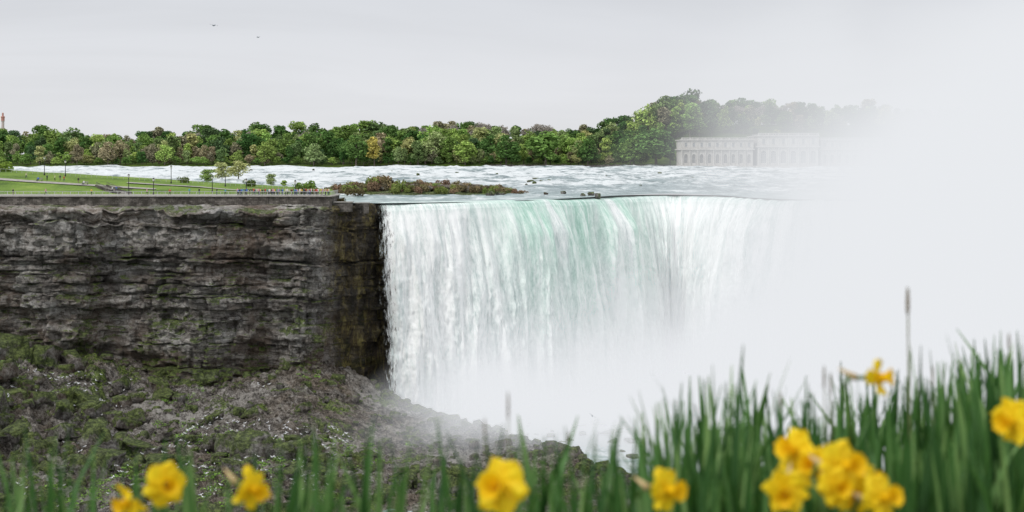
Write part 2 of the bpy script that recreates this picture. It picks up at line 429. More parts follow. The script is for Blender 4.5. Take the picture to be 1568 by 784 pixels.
butt=fbm(SSc*0.035,ZZ*0.012,0,3,seed=70)*5.6+(1-np.abs(fbm(SSc*0.11,ZZ*0.02,0,2,seed=75))*3)*1.2
dsp=ledge+blk*2.3+blk2*1.2+crack+slope+butt+fbm(SSc*0.3,ZZ*0.5,0,4,seed=71)*1.5
wetz=sstep(-47.5,-44,Lc[:,0])[:,None]
dsp=dsp*(1-0.5*wetz)+wetz*fbm(SSc*0.6,ZZ*0.06,0,3,seed=72)*0.9
Xc=Lc[:,0:1]+nc[:,0:1]*dsp;Yc=Lc[:,1:2]+nc[:,1:2]*dsp
topn=fbm(Sc*0.18,Sc*0,0,4,seed=76)[:,None]*1.5*sstep(-8,-1.5,ZZ)
Zc=ZZ+fbm(SSc*0.15,ZZ*0.2,0,2,seed=73)*0.3+topn*(1-wetz)+wetz*1.0*sstep(-8,-1.5,ZZ)
ins=np.array([16,12,9,7,5,3.5,2.2,1.2,0.5])
Xt=Xc[:,0:1]-nc[:,0:1]*ins;Yt=Yc[:,0:1]-nc[:,1:2]*ins
bl_=np.clip(ins/7,0,1)[None,:]
Zt=Zc[:,0:1]*(1-bl_)+(-0.35)*bl_+0.2*(1-bl_)+fbm(Xt*0.3,Yt*0.5,0,4,seed=74)*0.8-0.2*wetz
Xa=np.hstack([Xt,Xc]);Ya=np.hstack([Yt,Yc]);Za=np.hstack([Zt,Zc])
grid("rock_cliff",Xa,Ya,Za,M_cliff,False)

# ================================================================= TALUS
def talus_h(x,y):
    x=np.asarray(x,float);y=np.asarray(y,float)
    Hb=np.interp(x,[-330,-200,-150,-127,-108,-90,-72,-58,-48,-40,-33,-24,-10,10,26,34],[-29,-30,-31,-32,-37,-42.5,-42.5,-41.5,-39.5,-42.5,-47,-50.5,-50.8,-51,-52.2,-54.8])
    yb=np.interp(x,[-330,-60,-45,-33,-20,-8,9.5,23,34],[352,352,362,362,344,326,305,281,262])
    yk=np.interp(x,[-330,-60,-36,-30,-8,9.5,23,34],[500,400,378,368,338,316,290,266])
    ys=np.interp(x,[-330,-130,-60,0,20,34],[150,165,180,200,225,250])
    t=np.clip((y-ys)/(yb-ys),0,1)
    h=-54.6+(Hb+54.6)*(0.6*t**2.4+0.4*t**0.8)
    t2=np.clip((yk-y)/np.maximum(yk-yb,1),0,1)
    h=np.where(y>yb,-54.8+(Hb+54.8)*np.where(x<-40,1,t2**0.7),h)
    left=sstep(-78,-112,x)
    e=sstep(0.0,0.2,t)*np.where(x>-40,0.6+0*x,1)
    hump=fbm(x*0.045,y*0.045,0,3,seed=80)*3.4
    big=fbm(x*0.11,y*0.11,0,4,seed=81)
    b2=(1-np.abs(fbm(x*0.2,y*0.2,0,4,seed=82)*2.4))
    b3=np.abs(fbm(x*0.55,y*0.55,0,3,seed=83))*1.8
    return h+(hump*(0.3+1.0*left)+big*(1.1+2.6*left)+(b2-.4)*(0.9+1.8*left)+b3*0.8)*e
tx,ty=np.meshgrid(np.linspace(-230,36,700),np.r_[np.linspace(150,230,60),np.linspace(231,376,440)],indexing='ij')
grid("talus_slope",tx,ty,talus_h(tx,ty)+fbm(tx*1.1,ty*1.1,0,2,seed=85)*0.5,M_talus,False)

bmx=bmesh.new();bmesh.ops.create_icosphere(bmx,subdivisions=3,radius=1)
icoV=np.array([v.co[:] for v in bmx.verts]);icoF=np.array([[v.index for v in f.verts] for f in bmx.faces]);bmx.free()
bmx=bmesh.new();bmesh.ops.create_icosphere(bmx,subdivisions=2,radius=1)
icoV2=np.array([v.co[:] for v in bmx.verts]);icoF2=np.array([[v.index for v in f.verts] for f in bmx.faces]);bmx.free()
def rocks(name,plist,mat):
    V=[];F=[];o=0
    for i,(x,y,z,s) in enumerate(plist):
        bigr=s>1.8
        v=(icoV if bigr else icoV2).copy();ff=icoF if bigr else icoF2
        q=np.sign(v)*np.abs(v)**0.42
        v=q*(1+0.5*fbm(v[:,0]*1.3+i*7,v[:,1]*1.3,v[:,2]*1.3,2,seed=90)+(0.25*fbm(v[:,0]*4+i*3,v[:,1]*4,v[:,2]*6,2,seed=91) if bigr else 0))[:,None]
        a=random.uniform(0,6.28);ca,sa=math.cos(a),math.sin(a)
        b=random.uniform(-.5,.5);cb,sb=math.cos(b),math.sin(b)
        v=v*np.array([random.uniform(.7,1.4),random.uniform(.6,1.1),random.uniform(.5,1.0)])*s*.8
        v=np.stack([v[:,0]*cb-v[:,2]*sb,v[:,1],v[:,0]*sb+v[:,2]*cb],1)
        v=np.stack([v[:,0]*ca-v[:,1]*sa,v[:,0]*sa+v[:,1]*ca,v[:,2]],1)
        V.append(v+np.array([x,y,z]));F.append(ff+o);o+=len(v)
    return add(name,mesh_from(name,np.vstack(V),np.vstack(F),[mat],False))
bl=[]
for i in range(2600):
    x=random.uniform(-170,30);y=random.uniform(232,352)
    s=0.3+1.5*random.random()**4
    if x<-80 and random.random()<0.3: s*=1.9
    bl.append((x,y,s))
for i in range(110):
    x=random.uniform(-150,-80);y=random.uniform(240,345)
    bl.append((x,y,random.uniform(1.8,3.8)))
for i in range(40):
    x=random.uniform(-80,-20);y=random.uniform(240,300)
    bl.append((x,y,random.uniform(1.4,2.6)))
for (x,y,s) in [(-127,343,5.6),(-119,338,5.8),(-111,340,3.8),(-128,326,5.6),(-116,322,4.6),(-107,320,3.2),(-122,308,5.6),(-110,298,5.0),(-102,292,3.6),(-122,290,6.0),(-114,280,4.6),(-97,280,4.0),(-106,270,4.0),(-96,318,2.8),
                (-52,285,4.6),(-56,288,4.0),(-47,286,4.8),(-42,290,3.8),(-10,274,4.4),(-14,278,3.6),(-6,277,3.4),(4,283,2.8),(14,286,2.4),(18,275,3.0),(-30,300,2.2),(-78,292,3.4),(-69,281,3.6),(-88,298,3.0)]:
    bl.append((x,y,s))
for i in range(200):
    t=random.random();x=np.interp(t,[0,.4,.7,1],[-34,-8,9.5,23]);y=np.interp(t,[0,.4,.7,1],[364,334,312,286])+random.uniform(-6,1)
    bl.append((x+random.uniform(-2,2),y,random.uniform(0.5,1.8)))
bx=np.array(bl);bz=talus_h(bx[:,0],bx[:,1])
rocks("talus_boulders",[(a,b,z+s*0.25,s) for (a,b,s),z in zip(bl,bz)],M_bould)

# ================================================================= foliage builders
def leaf_cloud(lobes,n,size,rngl,flat=0.0):
    lobes=np.array(lobes,float)
    wts=lobes[:,3]**2;wts/=wts.sum()
    k=rngl.choice(len(lobes),n,p=wts)
    d=rngl.normal(size=(n,3));d/=np.linalg.norm(d,axis=1)[:,None]
    r=lobes[k,3]*(0.55+0.5*rngl.random(n)**0.7)
    C=lobes[k,:3]+d*r[:,None]*np.array([1,1,0.85])
    nn=d*0.7+rngl.normal(size=(n,3))*0.6+np.array([0,0,0.25]);nn/=np.linalg.norm(nn,axis=1)[:,None]
    a=np.cross(nn,rngl.normal(size=(n,3)));a/=np.linalg.norm(a,axis=1)[:,None]
    b=np.cross(nn,a)
    s=size*(0.5+rngl.random(n))[:,None]
    V=np.stack([C-a*s,C-b*s*0.6+nn*s*0.15,C+a*s,C+b*s*0.6+nn*s*0.15],1).reshape(-1,3)
    return V,np.arange(n*4).reshape(-1,4)
def tree_mesh(name,seed,h=20,wd=8,n=1500,size=0.75):
    r=np.random.default_rng(seed);random.seed(seed)
    lobes=[]
    for i in range(16):
        t=r.random();zz=h*(0.22+0.68*t);rad=wd*0.5*math.sin(math.pi*(0.2+0.7*t))**0.7
        a=r.random()*6.28;q=rad*(0.35+0.6*r.random())
        lobes.append((math.cos(a)*q,math.sin(a)*q,zz,wd*(0.13+0.13*r.random())))
    lobes.append((0,0,h*0.86,wd*0.22));lobes.append((0,0,h*0.6,wd*0.32));lobes.append((0,0,h*0.35,wd*0.27))
    V,F=leaf_cloud(lobes,n,size,r)
    mb=MB()
    mb.tube((0,0,-1.5),(0.2,0,h*0.35),wd*0.035,wd*0.024,7);mb.tube((0.2,0,h*0.35),(0,0.2,h*0.8),wd*0.024,wd*0.008,6)
    for l in lobes[:9]:
        mb.tube((0.1,0,min(l[2]*0.6,h*0.45)),(l[0],l[1],l[2]),wd*0.014,wd*0.004,5)
    nv=len(V);Fl=F.tolist()+[[i+nv for i in f] for f in mb.f]
    return mesh_from(name,np.vstack([V,np.array(mb.v)]),Fl,[M_fol,M_bark],False,midx=[0]*len(F)+[1]*len(mb.f))
def bare_mesh(name,seed,h=18,tw=0.11):
    random.seed(seed);mb=MB()
    def br(p,d,l,r,dep):
        q=p+d*l;mb.tube(p,q,r,r*0.68,4 if dep>1 else 6,0,False)
        if dep>=6:return
        for i in range(3 if dep>0 else 4):
            a=Vector((random.gauss(0,1),random.gauss(0,1),random.gauss(0.35,0.6))).normalized()
            nd=(d*0.9+a*0.75).normalized()
            br(p+d*l*random.uniform(0.65,1.0),nd,l*random.uniform(0.62,0.82),max(r*0.6,tw),dep+1)
    br(Vector((0,0,-1)),Vector((0,0,1)),h*0.27,h*0.014,0)
    return mb.mesh(name,[M_twig])
TREES=[tree_mesh("broadleaf_crown_%d"%i,100+i,h=20,wd=[11,13,9,12,14,10,8,12][i],n=1700,size=0.64) for i in range(8)]
BARE=[bare_mesh("bare_tree_%d"%i,300+i,18) for i in range(3)]
random.seed(5)
def sc3(L_,s): return [tuple(v*s for v in c) for c in L_]  # palette lift: general lightening, partly painted aerial haze on distant crowns
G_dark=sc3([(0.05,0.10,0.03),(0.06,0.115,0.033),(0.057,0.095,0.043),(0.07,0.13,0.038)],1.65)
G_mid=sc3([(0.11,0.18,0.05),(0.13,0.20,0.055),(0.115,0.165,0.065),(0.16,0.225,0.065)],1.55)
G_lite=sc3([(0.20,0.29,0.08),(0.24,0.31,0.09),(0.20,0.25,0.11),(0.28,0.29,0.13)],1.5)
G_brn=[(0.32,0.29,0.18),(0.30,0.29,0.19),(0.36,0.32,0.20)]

# far land
def far_z(x,y):
    x=np.asarray(x,float);y=np.asarray(y,float)
    base=5.2+sstep(1000,1008,y)*1.0+sstep(1010,1120,y)*7
    hill=sstep(80,140,x)*sstep(1010,1070,y)*20*sstep(2600,1400,y)+sstep(-150,0,x)*sstep(1020,1100,y)*4
    return base+hill
fxx,fyy=np.meshgrid(np.linspace(-1600,1800,260),np.r_[np.linspace(998,1150,60),np.linspace(1180,9000,30)],indexing='ij')
Zf=far_z(fxx,fyy)+fbm(fxx*0.02,fyy*0.02,0,3,seed=95)*1.2-sstep(1004,997,fyy)*3
grid("far_shore_ground",fxx,fyy,Zf,M_wood,True,flip=False)

TL=empty("distant_treeline")
def tree(x,y,z,h,colr,mesh=None,ws=1.0,name="tree",parent=TL):
    me=mesh or random.choice(TREES)
    s=h/20.0
    o=add(name,me,parent,(x,y,z),(0,0,random.uniform(0,6.28)),(s*ws*random.uniform(.9,1.2),s*ws*random.uniform(.9,1.2),s))
    o.color=(*colr,1);return o
def skyline(x):
    return float(np.interp(x,[-600,-360,-250,-160,-60,0,40,85,100,112,135,150,175,250,400,700],[32,33,34,36,41,40,36,42,50,57,62,58,54,54,50,45]))
for rowi,(yy,dens,hr,pal) in enumerate([(1150,7,(0.86,1.08),'b'),(1120,7.5,(0.76,1.02),'b'),(1090,7,(0.72,0.98),'m'),(1062,7,(0.6,0.9),'m'),(1036,6.5,(0.5,0.76),'m'),(1018,6.5,(0.3,0.62),'f'),(1008,6,(0.2,0.42),'f')]):
    x=-620
    while x<640:
        x+=dens*random.uniform(0.6,1.4)*(0.62 if (x>75 and yy>1050) else 1.0)
        if yy<1040 and 96<x<262: continue
        y=yy+random.uniform(-9,9) if yy>1010 else yy+random.uniform(-3,3)
        zb=float(far_z(x,y));lump=1+0.13*float(vn(x*0.035,yy*0.1,0,400))
        top=skyline(x*1050/y)*random.uniform(*hr)*lump
        if yy<1060 and x>80: top=min(top,34*random.uniform(*hr)+4)
        h=max(6,top-zb+ (0 if yy>1050 else 3))
        cn=float(vn(x*0.05,yy*0.2,0,401))*0.3
        r=random.random()+cn
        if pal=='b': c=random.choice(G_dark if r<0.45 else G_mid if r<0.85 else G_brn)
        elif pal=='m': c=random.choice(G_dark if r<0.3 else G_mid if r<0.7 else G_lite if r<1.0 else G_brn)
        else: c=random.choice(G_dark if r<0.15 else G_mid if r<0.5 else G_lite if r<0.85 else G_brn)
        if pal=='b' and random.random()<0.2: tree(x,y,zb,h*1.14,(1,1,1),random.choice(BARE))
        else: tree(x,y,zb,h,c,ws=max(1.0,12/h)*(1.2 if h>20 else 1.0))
for px,topy,hw,c in [(835,198,1.5,G_mid[1]),(712,213,1.3,G_lite[0]),(573,208,1.0,(0.50,0.42,0.13)),(775,205,1.15,G_dark[1]),(1005,197,1.5,G_dark[3]),(965,210,1.2,G_mid[0]),(1026,208,1.0,G_dark[0]),(545,205,1.2,G_dark[3]),(405,215,1.1,G_mid[3]),(252,220,1.0,G_lite[1]),(118,220,1.0,G_brn[0]),(165,216,1.1,G_brn[2]),(340,225,1.0,G_mid[2]),(900,210,1.2,G_dark[1]),(640,214,1.2,G_mid[2]),(480,218,1.1,G_lite[2]),(60,222,1.1,G_lite[3])]:
    y=1004.;x=(px-784)/2178*y;zb=5.5;top=12+(240-topy)/2178*y
    tree(x,y,zb,top-zb,c,ws=hw*1.15)
for px,topy,c in [(1062,143,G_dark[3]),(1030,152,G_mid[0]),(1088,150,G_dark[1]),(1050,160,G_mid[2]),(1010,165,G_dark[0]),(985,172,G_mid[1]),(1120,164,G_dark[2]),(1150,160,G_brn[1]),(1180,162,G_dark[2]),(1215,156,G_brn[0]),(1245,158,G_dark[1])]:
    y=1085.;x=(px-784)/2178*y;zb=float(far_z(x,y));top=12+(240-topy)/2178*y
    tree(x,y,zb,top-zb,c,random.choice(TREES),ws=1.15)
for px,topy in [(745,162),(820,168),(735,168),(1100,144),(1135,146),(1210,139),(562,170),(470,178),(840,174),(1120,148),(1165,146),(760,170),(650,172),(590,174),(380,180),(300,182),(690,170),(1240,142),(1190,146),(1225,143),(830,170)]:
    y=1100.;x=(px-784)/2178*y;zb=float(far_z(x,y));top=12+(240-topy)/2178*y
    tree(x,y,zb,top-zb+2,(1,1,1),random.choice(BARE),ws=0.95)
mb=MB()
for i in range(90):
    x=-20+i*4.2
    mb.box(x,x+4.1,999.2+random.uniform(-.2,.2),1002,2.5,6.3+random.uniform(-.25,.25))
add("far_shore_stone_wall",mb.mesh("far_shore_stone_wall",[M_wall]))

# ================================================================= power house
def stone_b():
    t=NT("limestone_facade");c=t.coord();n=t.noise(c,0.35,5,0.6);s=t.noise(c,1,4,0.6,0,mapscale=(0.8,0.8,0.08))
    col=t.ramp(t.math('ADD',t.math('MULTIPLY',n,.5),t.math('MULTIPLY',s,.5)),[(0.35,(0.36,0.345,0.315)),(0.6,(0.52,0.50,0.47))])
    return t.done(t.bsdf(col,0.85,t.bump(n,0.3,0.1)))
M_bst=stone_b();M_win=plain("dark_window_glass",(0.23,0.24,0.245),0.25,0.3,1.0);M_roof=plain("roof_lead",(0.2,0.2,0.19),0.8,0.2)
def facade(mb,x0,x1,yf,z0,z1,nb,zs,za,pier):
    bw=(x1-x0)/nb
    for i in range(nb):
        a=x0+i*bw;b=a+bw;xl=a+pier/2;xr=b-pier/2;r=(xr-xl)/2;cx=(xl+xr)/2
        mb.poly([(a,yf,z0),(xl,yf,z0),(xl,yf,z1),(a,yf,z1)]);mb.poly([(xr,yf,z0),(b,yf,z0),(b,yf,z1),(xr,yf,z1)])
        mb.poly([(xl,yf,z0),(xr,yf,z0),(xr,yf,zs),(xl,yf,zs)])
        K=8
        pts=[(cx-r*math.cos(math.pi*k/K),za+r*math.sin(math.pi*k/K)) for k in range(K+1)]
        for (p,q) in zip(pts[:-1],pts[1:]):
            mb.poly([(p[0],yf,p[1]),(q[0],yf,q[1]),(q[0],yf,z1),(p[0],yf,z1)])
            mb.poly([(p[0],yf,p[1]),(p[0],yf+1.2,p[1]),(q[0],yf+1.2,q[1]),(q[0],yf,q[1])])
        mb.poly([(xl,yf,zs),(xl,yf+1.2,zs),(xl,yf+1.2,za),(xl,yf,za)]);mb.poly([(xr,yf,zs),(xr,yf,za),(xr,yf+1.2,za),(xr,yf+1.2,zs)])
        mb.poly([(xl,yf,zs),(xr,yf,zs),(xr,yf+1.2,zs),(xl,yf+1.2,zs)])
        mb.poly([(xl,yf+1.1,zs),(xr,yf+1.1,zs),(xr,yf+1.1,za+r),(xl,yf+1.1,za+r)],1)
        for q in (-0.33,0.33): mb.box(cx+q*r*1.0-0.08,cx+q*r+0.08,yf+0.95,yf+1.09,zs,za+r*0.9)
        mb.box(xl,xr,yf+0.9,yf+1.08,za-0.15,za+0.15)
        mb.lathe((a,yf-0.55,z0+0.6),[(0.62,0),(0.62,0.5),(0.48,0.6),(0.42,z1-z0-2.1),(0.6,z1-z0-1.7),(0.62,z1-z0-1.0)],8)
        mb.box(a-0.8,a+0.8,yf-1.2,yf-0.002,z0,z0+0.6)
PH=empty("stone_powerhouse")
def block(tag,x0,x1,yf,yb,z0,z1,nb):
    mb=MB();h=z1-z0
    facade(mb,x0,x1,yf,z0,z0+h*0.56,nb,z0+1.8,z0+h*0.56-4.0,3.2)
    mb.box(x0,x0+0.6,yf+1.25,yb,z0,z0+h*0.56);mb.box(x1-0.6,x1,yf+1.25,yb,z0,z0+h*0.56);mb.box(x0+.6,x1-.6,yb-0.6,yb,z0,z0+h*.56)
    mb.box(x0-1.2,x1+1.2,yf-1.2,yb+1,z0+h*0.56,z0+h*0.60)
    az0=z0+h*0.60;az1=z0+h*0.90
    mb.box(x0,x1,yf,yb,az0,az1)
    n=nb;bw=(x1-x0)/n
    for i in range(n):
        c=x0+(i+.5)*bw
        mb.box(c-0.8,c+0.8,yf-0.03,yf+0.2,az0+1.4,az1-1.6,1)
        mb.box(c-1.0,c+1.0,yf-0.2,yf-0.032,az0+1.1,az0+1.38);mb.box(c-1.0,c+1.0,yf-0.2,yf-0.032,az1-1.58,az1-1.3)
        mb.box(c+bw/2-0.35,c+bw/2+0.35,yf-0.25,yf-0.003,az0,az1)
    mb.box(x0-0.9,x1+0.9,yf-0.9,yb+0.5,az1,az1+0.6)
    for i in range(n*6+1):
        c=x0+(x1-x0)*i/(n*6);w_=0.5 if i%6==0 else 0.16
        mb.box(c-w_,c+w_,yf-0.3,yf+0.3,az1+0.6,z1-0.35)
    mb.box(x0-0.4,x1+0.4,yf-0.4,yf+0.4,z1-0.348,z1)
    mb.box(x0+2,x1-2,yf+4,yb-3,az1+0.6,z1-0.4,2)
    mb.box(x0-2.2,x1+2.2,yf-2.4,yb+1.2,z0-5,z0-0.003)
    add(tag,mb.mesh(tag,[M_bst,M_win,M_roof]),PH)
block("main_hall",115,163,962,995,6.0,25.0,9)
block("centre_pavilion",166,206,957,1000,6.0,28.0,6)
block("end_wing",209,250,962,995,6.0,25.0,8)

# ================================================================= striped tower behind the trees
t=NT("red_white_tower_paint");c=t.coord();zz_=t.n('ShaderNodeSeparateXYZ',{0:c}).outputs[2]
b_=t.math('GREATER_THAN',t.math('FRACT',t.math('MULTIPLY',zz_,0.06)),0.5)
M_tow=t.done(t.bsdf(t.mix(b_,(0.5,0.25,0.21),(0.55,0.47,0.45)),0.7))
mb=MB();mb.lathe((-537,1500,5),[(2.2,0),(1.8,20),(1.4,44),(1.8,44.3),(1.8,48),(2.1,48.3),(2.1,49.5),(.9,49.8),(.9,53),(0.2,54)],16)
add("observation_tower",mb.mesh("observation_tower",[M_tow]))

# ================================================================= park terrace on the cliff
def park_z(x,y):
    x=np.asarray(x,float);y=np.asarray(y,float)
    crest=np.interp(x,[-500,-155,-115,-86,-60,-44],[8.5,7.6,5.2,3.4,1.9,1.7])
    z=1.9+(crest-1.9)*sstep(377,430,y)
    back=sstep(500,450,y)
    z=-3+(z+3)*back
    side=sstep(-43.5,-47.5,x+ np.clip((y-372)*0.35,0,200)*0.35)
    return -3+(z+3)*side
gx,gy=np.meshgrid(np.linspace(-420,-43,420),np.linspace(361.4,505,170),indexing='ij')
gz=park_z(gx,gy)+fbm(gx*0.1,gy*0.1,0,3,seed=99)*0.15*sstep(375,380,gy)
grid("park_lawn",gx,gy,gz,M_lawn,True)
def sheet(name,xs,ycs,wdt,mat,dz=0.06):
    xs=np.array(xs,float);q=np.linspace(xs[0],xs[-1],160);yc=np.interp(q,xs,ycs)
    v=np.linspace(-wdt/2,wdt/2,8);X=np.repeat(q[:,None],8,1);Yy=yc[:,None]+v[None,:]
    return grid(name,X,Yy,park_z(X,Yy)+0.17+dz,mat,True)
sheet("promenade",[-400,-48.5],[368,368],12.6,M_path)
sheet("park_path",[-400,-150,-118,-100],[418,410,404,399],3.2,M_path)
sheet("park_path",[-112,-90,-62],[414,411,392],2.6,M_path)
mb=MB()
x=-420
while x<-46:
    w_=random.uniform(3.5,5)
    x2=min(x+w_,-45.6)
    mb.box(x,x2-0.02,360.4+random.uniform(-.06,.06),361.4,-2.5,1.85)
    mb.box(x,x2-0.02,360.1,361.6,1.852,2.12,1)
    x=x2
mb.box(-46.4,-45.62,361.7,376,-2.5,1.85);mb.box(-46.6,-45.4,361.7,376,1.852,2.12,1)
mb.box(-45.2,-40.6,361.5,363.2,-2,0.35);mb.box(-45.3,-40.4,361.3,363.4,0.352,0.6,1)
mb.box(-40.2,-36.6,363.5,365,-2.5,0.1);mb.box(-40.3,-36.4,363.3,365.2,0.102,0.3,1)
add("retaining_wall",mb.mesh("retaining_wall",[M_wall,M_path]))
mb=MB()
x=-300
while x<-46.2:
    mb.box(x-0.06,x+0.06,360.8,360.9,2.12,3.15);x+=2.0
x=-300
while x<-46.4:
    mb.box(x-0.015,x+0.015,360.83,360.87,2.3,3.0);x+=0.4
mb.box(-300,-46,360.79,360.91,3.15,3.25);mb.box(-300,-46,360.82,360.88,2.24,2.3)
for k_ in range(8): mb.box(-46.05,-45.95,361.2+k_*2,361.3+k_*2,2.12,3.15)
mb.box(-46.07,-45.93,360.95,376,3.152,3.25)
add("railing",mb.mesh("railing",[M_metal]))
mb=MB()
for i in range(60):
    x=-158+i*1.6;z=float(park_z(x,426));mb.tube((x,426,z),(x,426,z+1.0),0.04,0.04,4)
    if i<59: mb.tube((x,426,z+1.0),(x+1.6,426,float(park_z(x+1.6,426))+1.0),0.03,0.03,4)
add("park_fence",mb.mesh("park_fence",[M_metal]))
mb=MB()
for i in range(22):
    x=-116+i*0.62;y=402-i*1.05;z=float(park_z(x,y))+0.35
    mb.box(x-1.3,x+1.3,y-0.55,y+0.55,z-0.5,z)
for sx in (-1.5,1.5):
    for i in range(21):
        x=-116+i*0.62+sx;y=402-i*1.05
        z=float(park_z(-116+i*.62,y))+0.35;z2=float(park_z(-116+(i+1)*.62,y-1.05))+0.35
        mb.tube((x,y,z+1),(x+.62,y-1.05,z2+1),0.07,0.07,5,1);mb.tube((x,y,z-.4),(x,y,z+1),0.05,0.05,5,1)
        mb.box(x-0.2,x+0.2,y-0.53,y+0.53,z-0.6,z+0.3,1)
add("park_stairway",mb.mesh("park_stairway",[M_path,M_wall]))
def lamp(x,y,h):
    z=float(park_z(x,y));mb=MB()
    mb.lathe((x,y,z),[(0.22,0),(0.22,0.5),(0.12,0.7),(0.09,h-0.7),(0.14,h-0.6),(0.06,h-0.5)],8)
    mb.lathe((x,y,z),[(0.12,h-0.5),(0.26,h-0.35),(0.3,h+0.1),(0.1,h+0.25)],8,1)
    mb.lathe((x,y,z),[(0.34,h+0.1),(0.2,h+0.3),(0.02,h+0.45)],8)
    add("street_lamp",mb.mesh("street_lamp",[M_lamp,M_lampg]))
for px,y,h in [(197,372,5.2),(262,420,5.0),(325,392,4.2),(68,424,5.2),(377,372,4.0),(100,424,4.5),(452,373,3.6),(345,420,4.5),(235,372,4.2)]:
    lamp((px-784)/2178*y,y,h)

# ================================================================= people
M_skin=plain("skin",(0.5,0.33,0.25),0.6,0.05)
def cloth(n,c): return plain(n,c,0.9,0.15,6)
SH=[cloth("cloth_shirt_%d"%i,c) for i,c in enumerate([(0.7,0.7,0.7),(0.04,0.05,0.08),(0.55,0.07,0.05),(0.08,0.18,0.5),(0.6,0.55,0.4),(0.03,0.03,0.03),(0.1,0.35,0.4),(0.65,0.35,0.4),(0.7,0.5,0.1)])]
TR=[cloth("cloth_trousers_%d"%i,c) for i,c in enumerate([(0.03,0.04,0.08),(0.02,0.02,0.02),(0.2,0.17,0.12),(0.08,0.1,0.16)])]
HR=[cloth("hair_%d"%i,c) for i,c in enumerate([(0.02,0.014,0.01),(0.08,0.045,0.02),(0.2,0.14,0.06)])]
def person_mesh(pose):
    P={'pel':(0,0,.93,.15,.11),'wai':(0,0,1.1,.135,.10),'che':(0,0,1.3,.165,.115),'nek0':(0,0,1.46,.07,.065),'nek':(0,-.01,1.53,.055,.055),
       'hd':(0,-.02,1.62,.075,.09),'hd2':(0,-.015,1.72,.07,.085)}
    E=[('pel','wai'),('wai','che'),('che','nek0'),('nek0','nek'),('nek','hd'),('hd','hd2')]
    for s,k in ((-1,'l'),(1,'r')):
        st=0.16*s if pose=='walk' else 0.0
        P['sh'+k]=(.19*s,0,1.42,.06,.06)
        if pose=='rail': P['el'+k]=(.25*s,-.12,1.2,.045,.045);P['wr'+k]=(.2*s,-.36,1.16,.032,.03);P['ha'+k]=(.18*s,-.44,1.16,.035,.02)
        elif pose=='photo': P['el'+k]=(.26*s,-.2,1.28,.045,.045);P['wr'+k]=(.09*s,-.36,1.5,.032,.03);P['ha'+k]=(.06*s,-.38,1.57,.035,.02)
        else: P['el'+k]=(.25*s,.03-st*.5,1.13,.045,.045);P['wr'+k]=(.26*s,-.06-st,.9,.032,.03);P['ha'+k]=(.26*s,-.08-st,.81,.035,.02)
        P['hip'+k]=(.095*s,0,.86,.095,.095);P['kn'+k]=(.1*s,-.03-st,.49,.065,.065);P['an'+k]=(.1*s,.03-st*(1.6 if st<0 else 1.2),.09,.042,.045);P['to'+k]=(.11*s,-.15-st*1.3,.035,.045,.03)
        E+=[('che','sh'+k),('sh'+k,'el'+k),('el'+k,'wr'+k),('wr'+k,'ha'+k),('pel','hip'+k),('hip'+k,'kn'+k),('kn'+k,'an'+k),('an'+k,'to'+k)]
    if pose=='sit':
        for n_ in list(P):
            x,y,z,a,b=P[n_]
            if n_[:2] not in('kn','an','to'): P[n_]=(x,y,z-.42,a,b)
        for s,k in((-1,'l'),(1,'r')):
            P['kn'+k]=(.12*s,-.42,.48,.065,.065);P['an'+k]=(.12*s,-.4,.09,.042,.045);P['to'+k]=(.12*s,-.58,.035,.045,.03)
    ks=list(P);me=bpy.data.meshes.new("figure")
    me.from_pydata([P[k_][:3] for k_ in ks],[(ks.index(a),ks.index(b)) for a,b in E],[])
    o=bpy.data.objects.new("figure_tmp",me);COL.objects.link(o)
    md=o.modifiers.new("s",'SKIN');md.use_smooth_shade=True
    for i,k_ in enumerate(ks):
        sv=me.skin_vertices[0].data[i];sv.radius=(P[k_][3],P[k_][4]);sv.use_root=(k_=='pel')
    o.modifiers.new("ss",'SUBSURF').levels=1
    dg=bpy.context.evaluated_depsgraph_get();out=bpy.data.meshes.new_from_object(o.evaluated_get(dg))
    bpy.data.objects.remove(o)
    dz=-.42 if pose=='sit' else 0
    idx=[]
    for p in out.polygons:
        c=p.center;z=c.z-dz
        if z>1.665 or (z>1.56 and c.y>0.03): m_=3
        elif z>1.49: m_=0
        elif abs(c.x)>.21 and z<.9: m_=0
        elif pose=='rail' and c.y<-.38 or pose=='photo' and c.y<-.33: m_=0
        elif z>.95 or (abs(c.x)>.2): m_=1
        elif c.z<.07: m_=3
        else: m_=2
        idx.append(m_)
    out.polygons.foreach_set("material_index",idx)
    return out
PM={}
for p_ in('rail','walk','photo','sit','stand'): PM[p_]=person_mesh(p_)
def person(x,y,z,rot,pose,sc=1.0):
    me=PM[pose].copy();me.materials.clear()
    for m_ in (M_skin,random.choice(SH),random.choice(TR),random.choice(HR)): me.materials.append(m_)
    idx=[p.material_index for p in PM[pose].polygons];me.polygons.foreach_set("material_index",idx)
    add("person",me,None,(x,y,z),(0,0,rot),(sc,sc,sc))
random.seed(21)
px=362
while px<503:
    px+=random.uniform(1.0,3.8)
    y=random.choice([361.95,362.1,363.5,364.5,366]);x=(px-784)/2178*y+random.uniform(-.2,.2)
    if y<363: person(x,y+.1,2.13,random.uniform(-.2,.2),random.choice(['rail','rail','photo','stand']),random.uniform(.98,1.1))
    else: person(x,y,2.14,random.uniform(0,6.28),random.choice(['walk','photo','stand']),random.uniform(.98,1.1))
for px,y in [(72,410),(84,410),(92,411),(98,409),(120,407),(40,412),(172,385),(178,386),(290,372),(305,371),(140,366),(225,369),(332,370),(20,366),(70,368),(260,365),(345,364)]:
    x=(px-784)/2178*y;person(x,y,float(park_z(x,y))+0.22,random.uniform(0,6.28),random.choice(['walk','stand']),1.0)
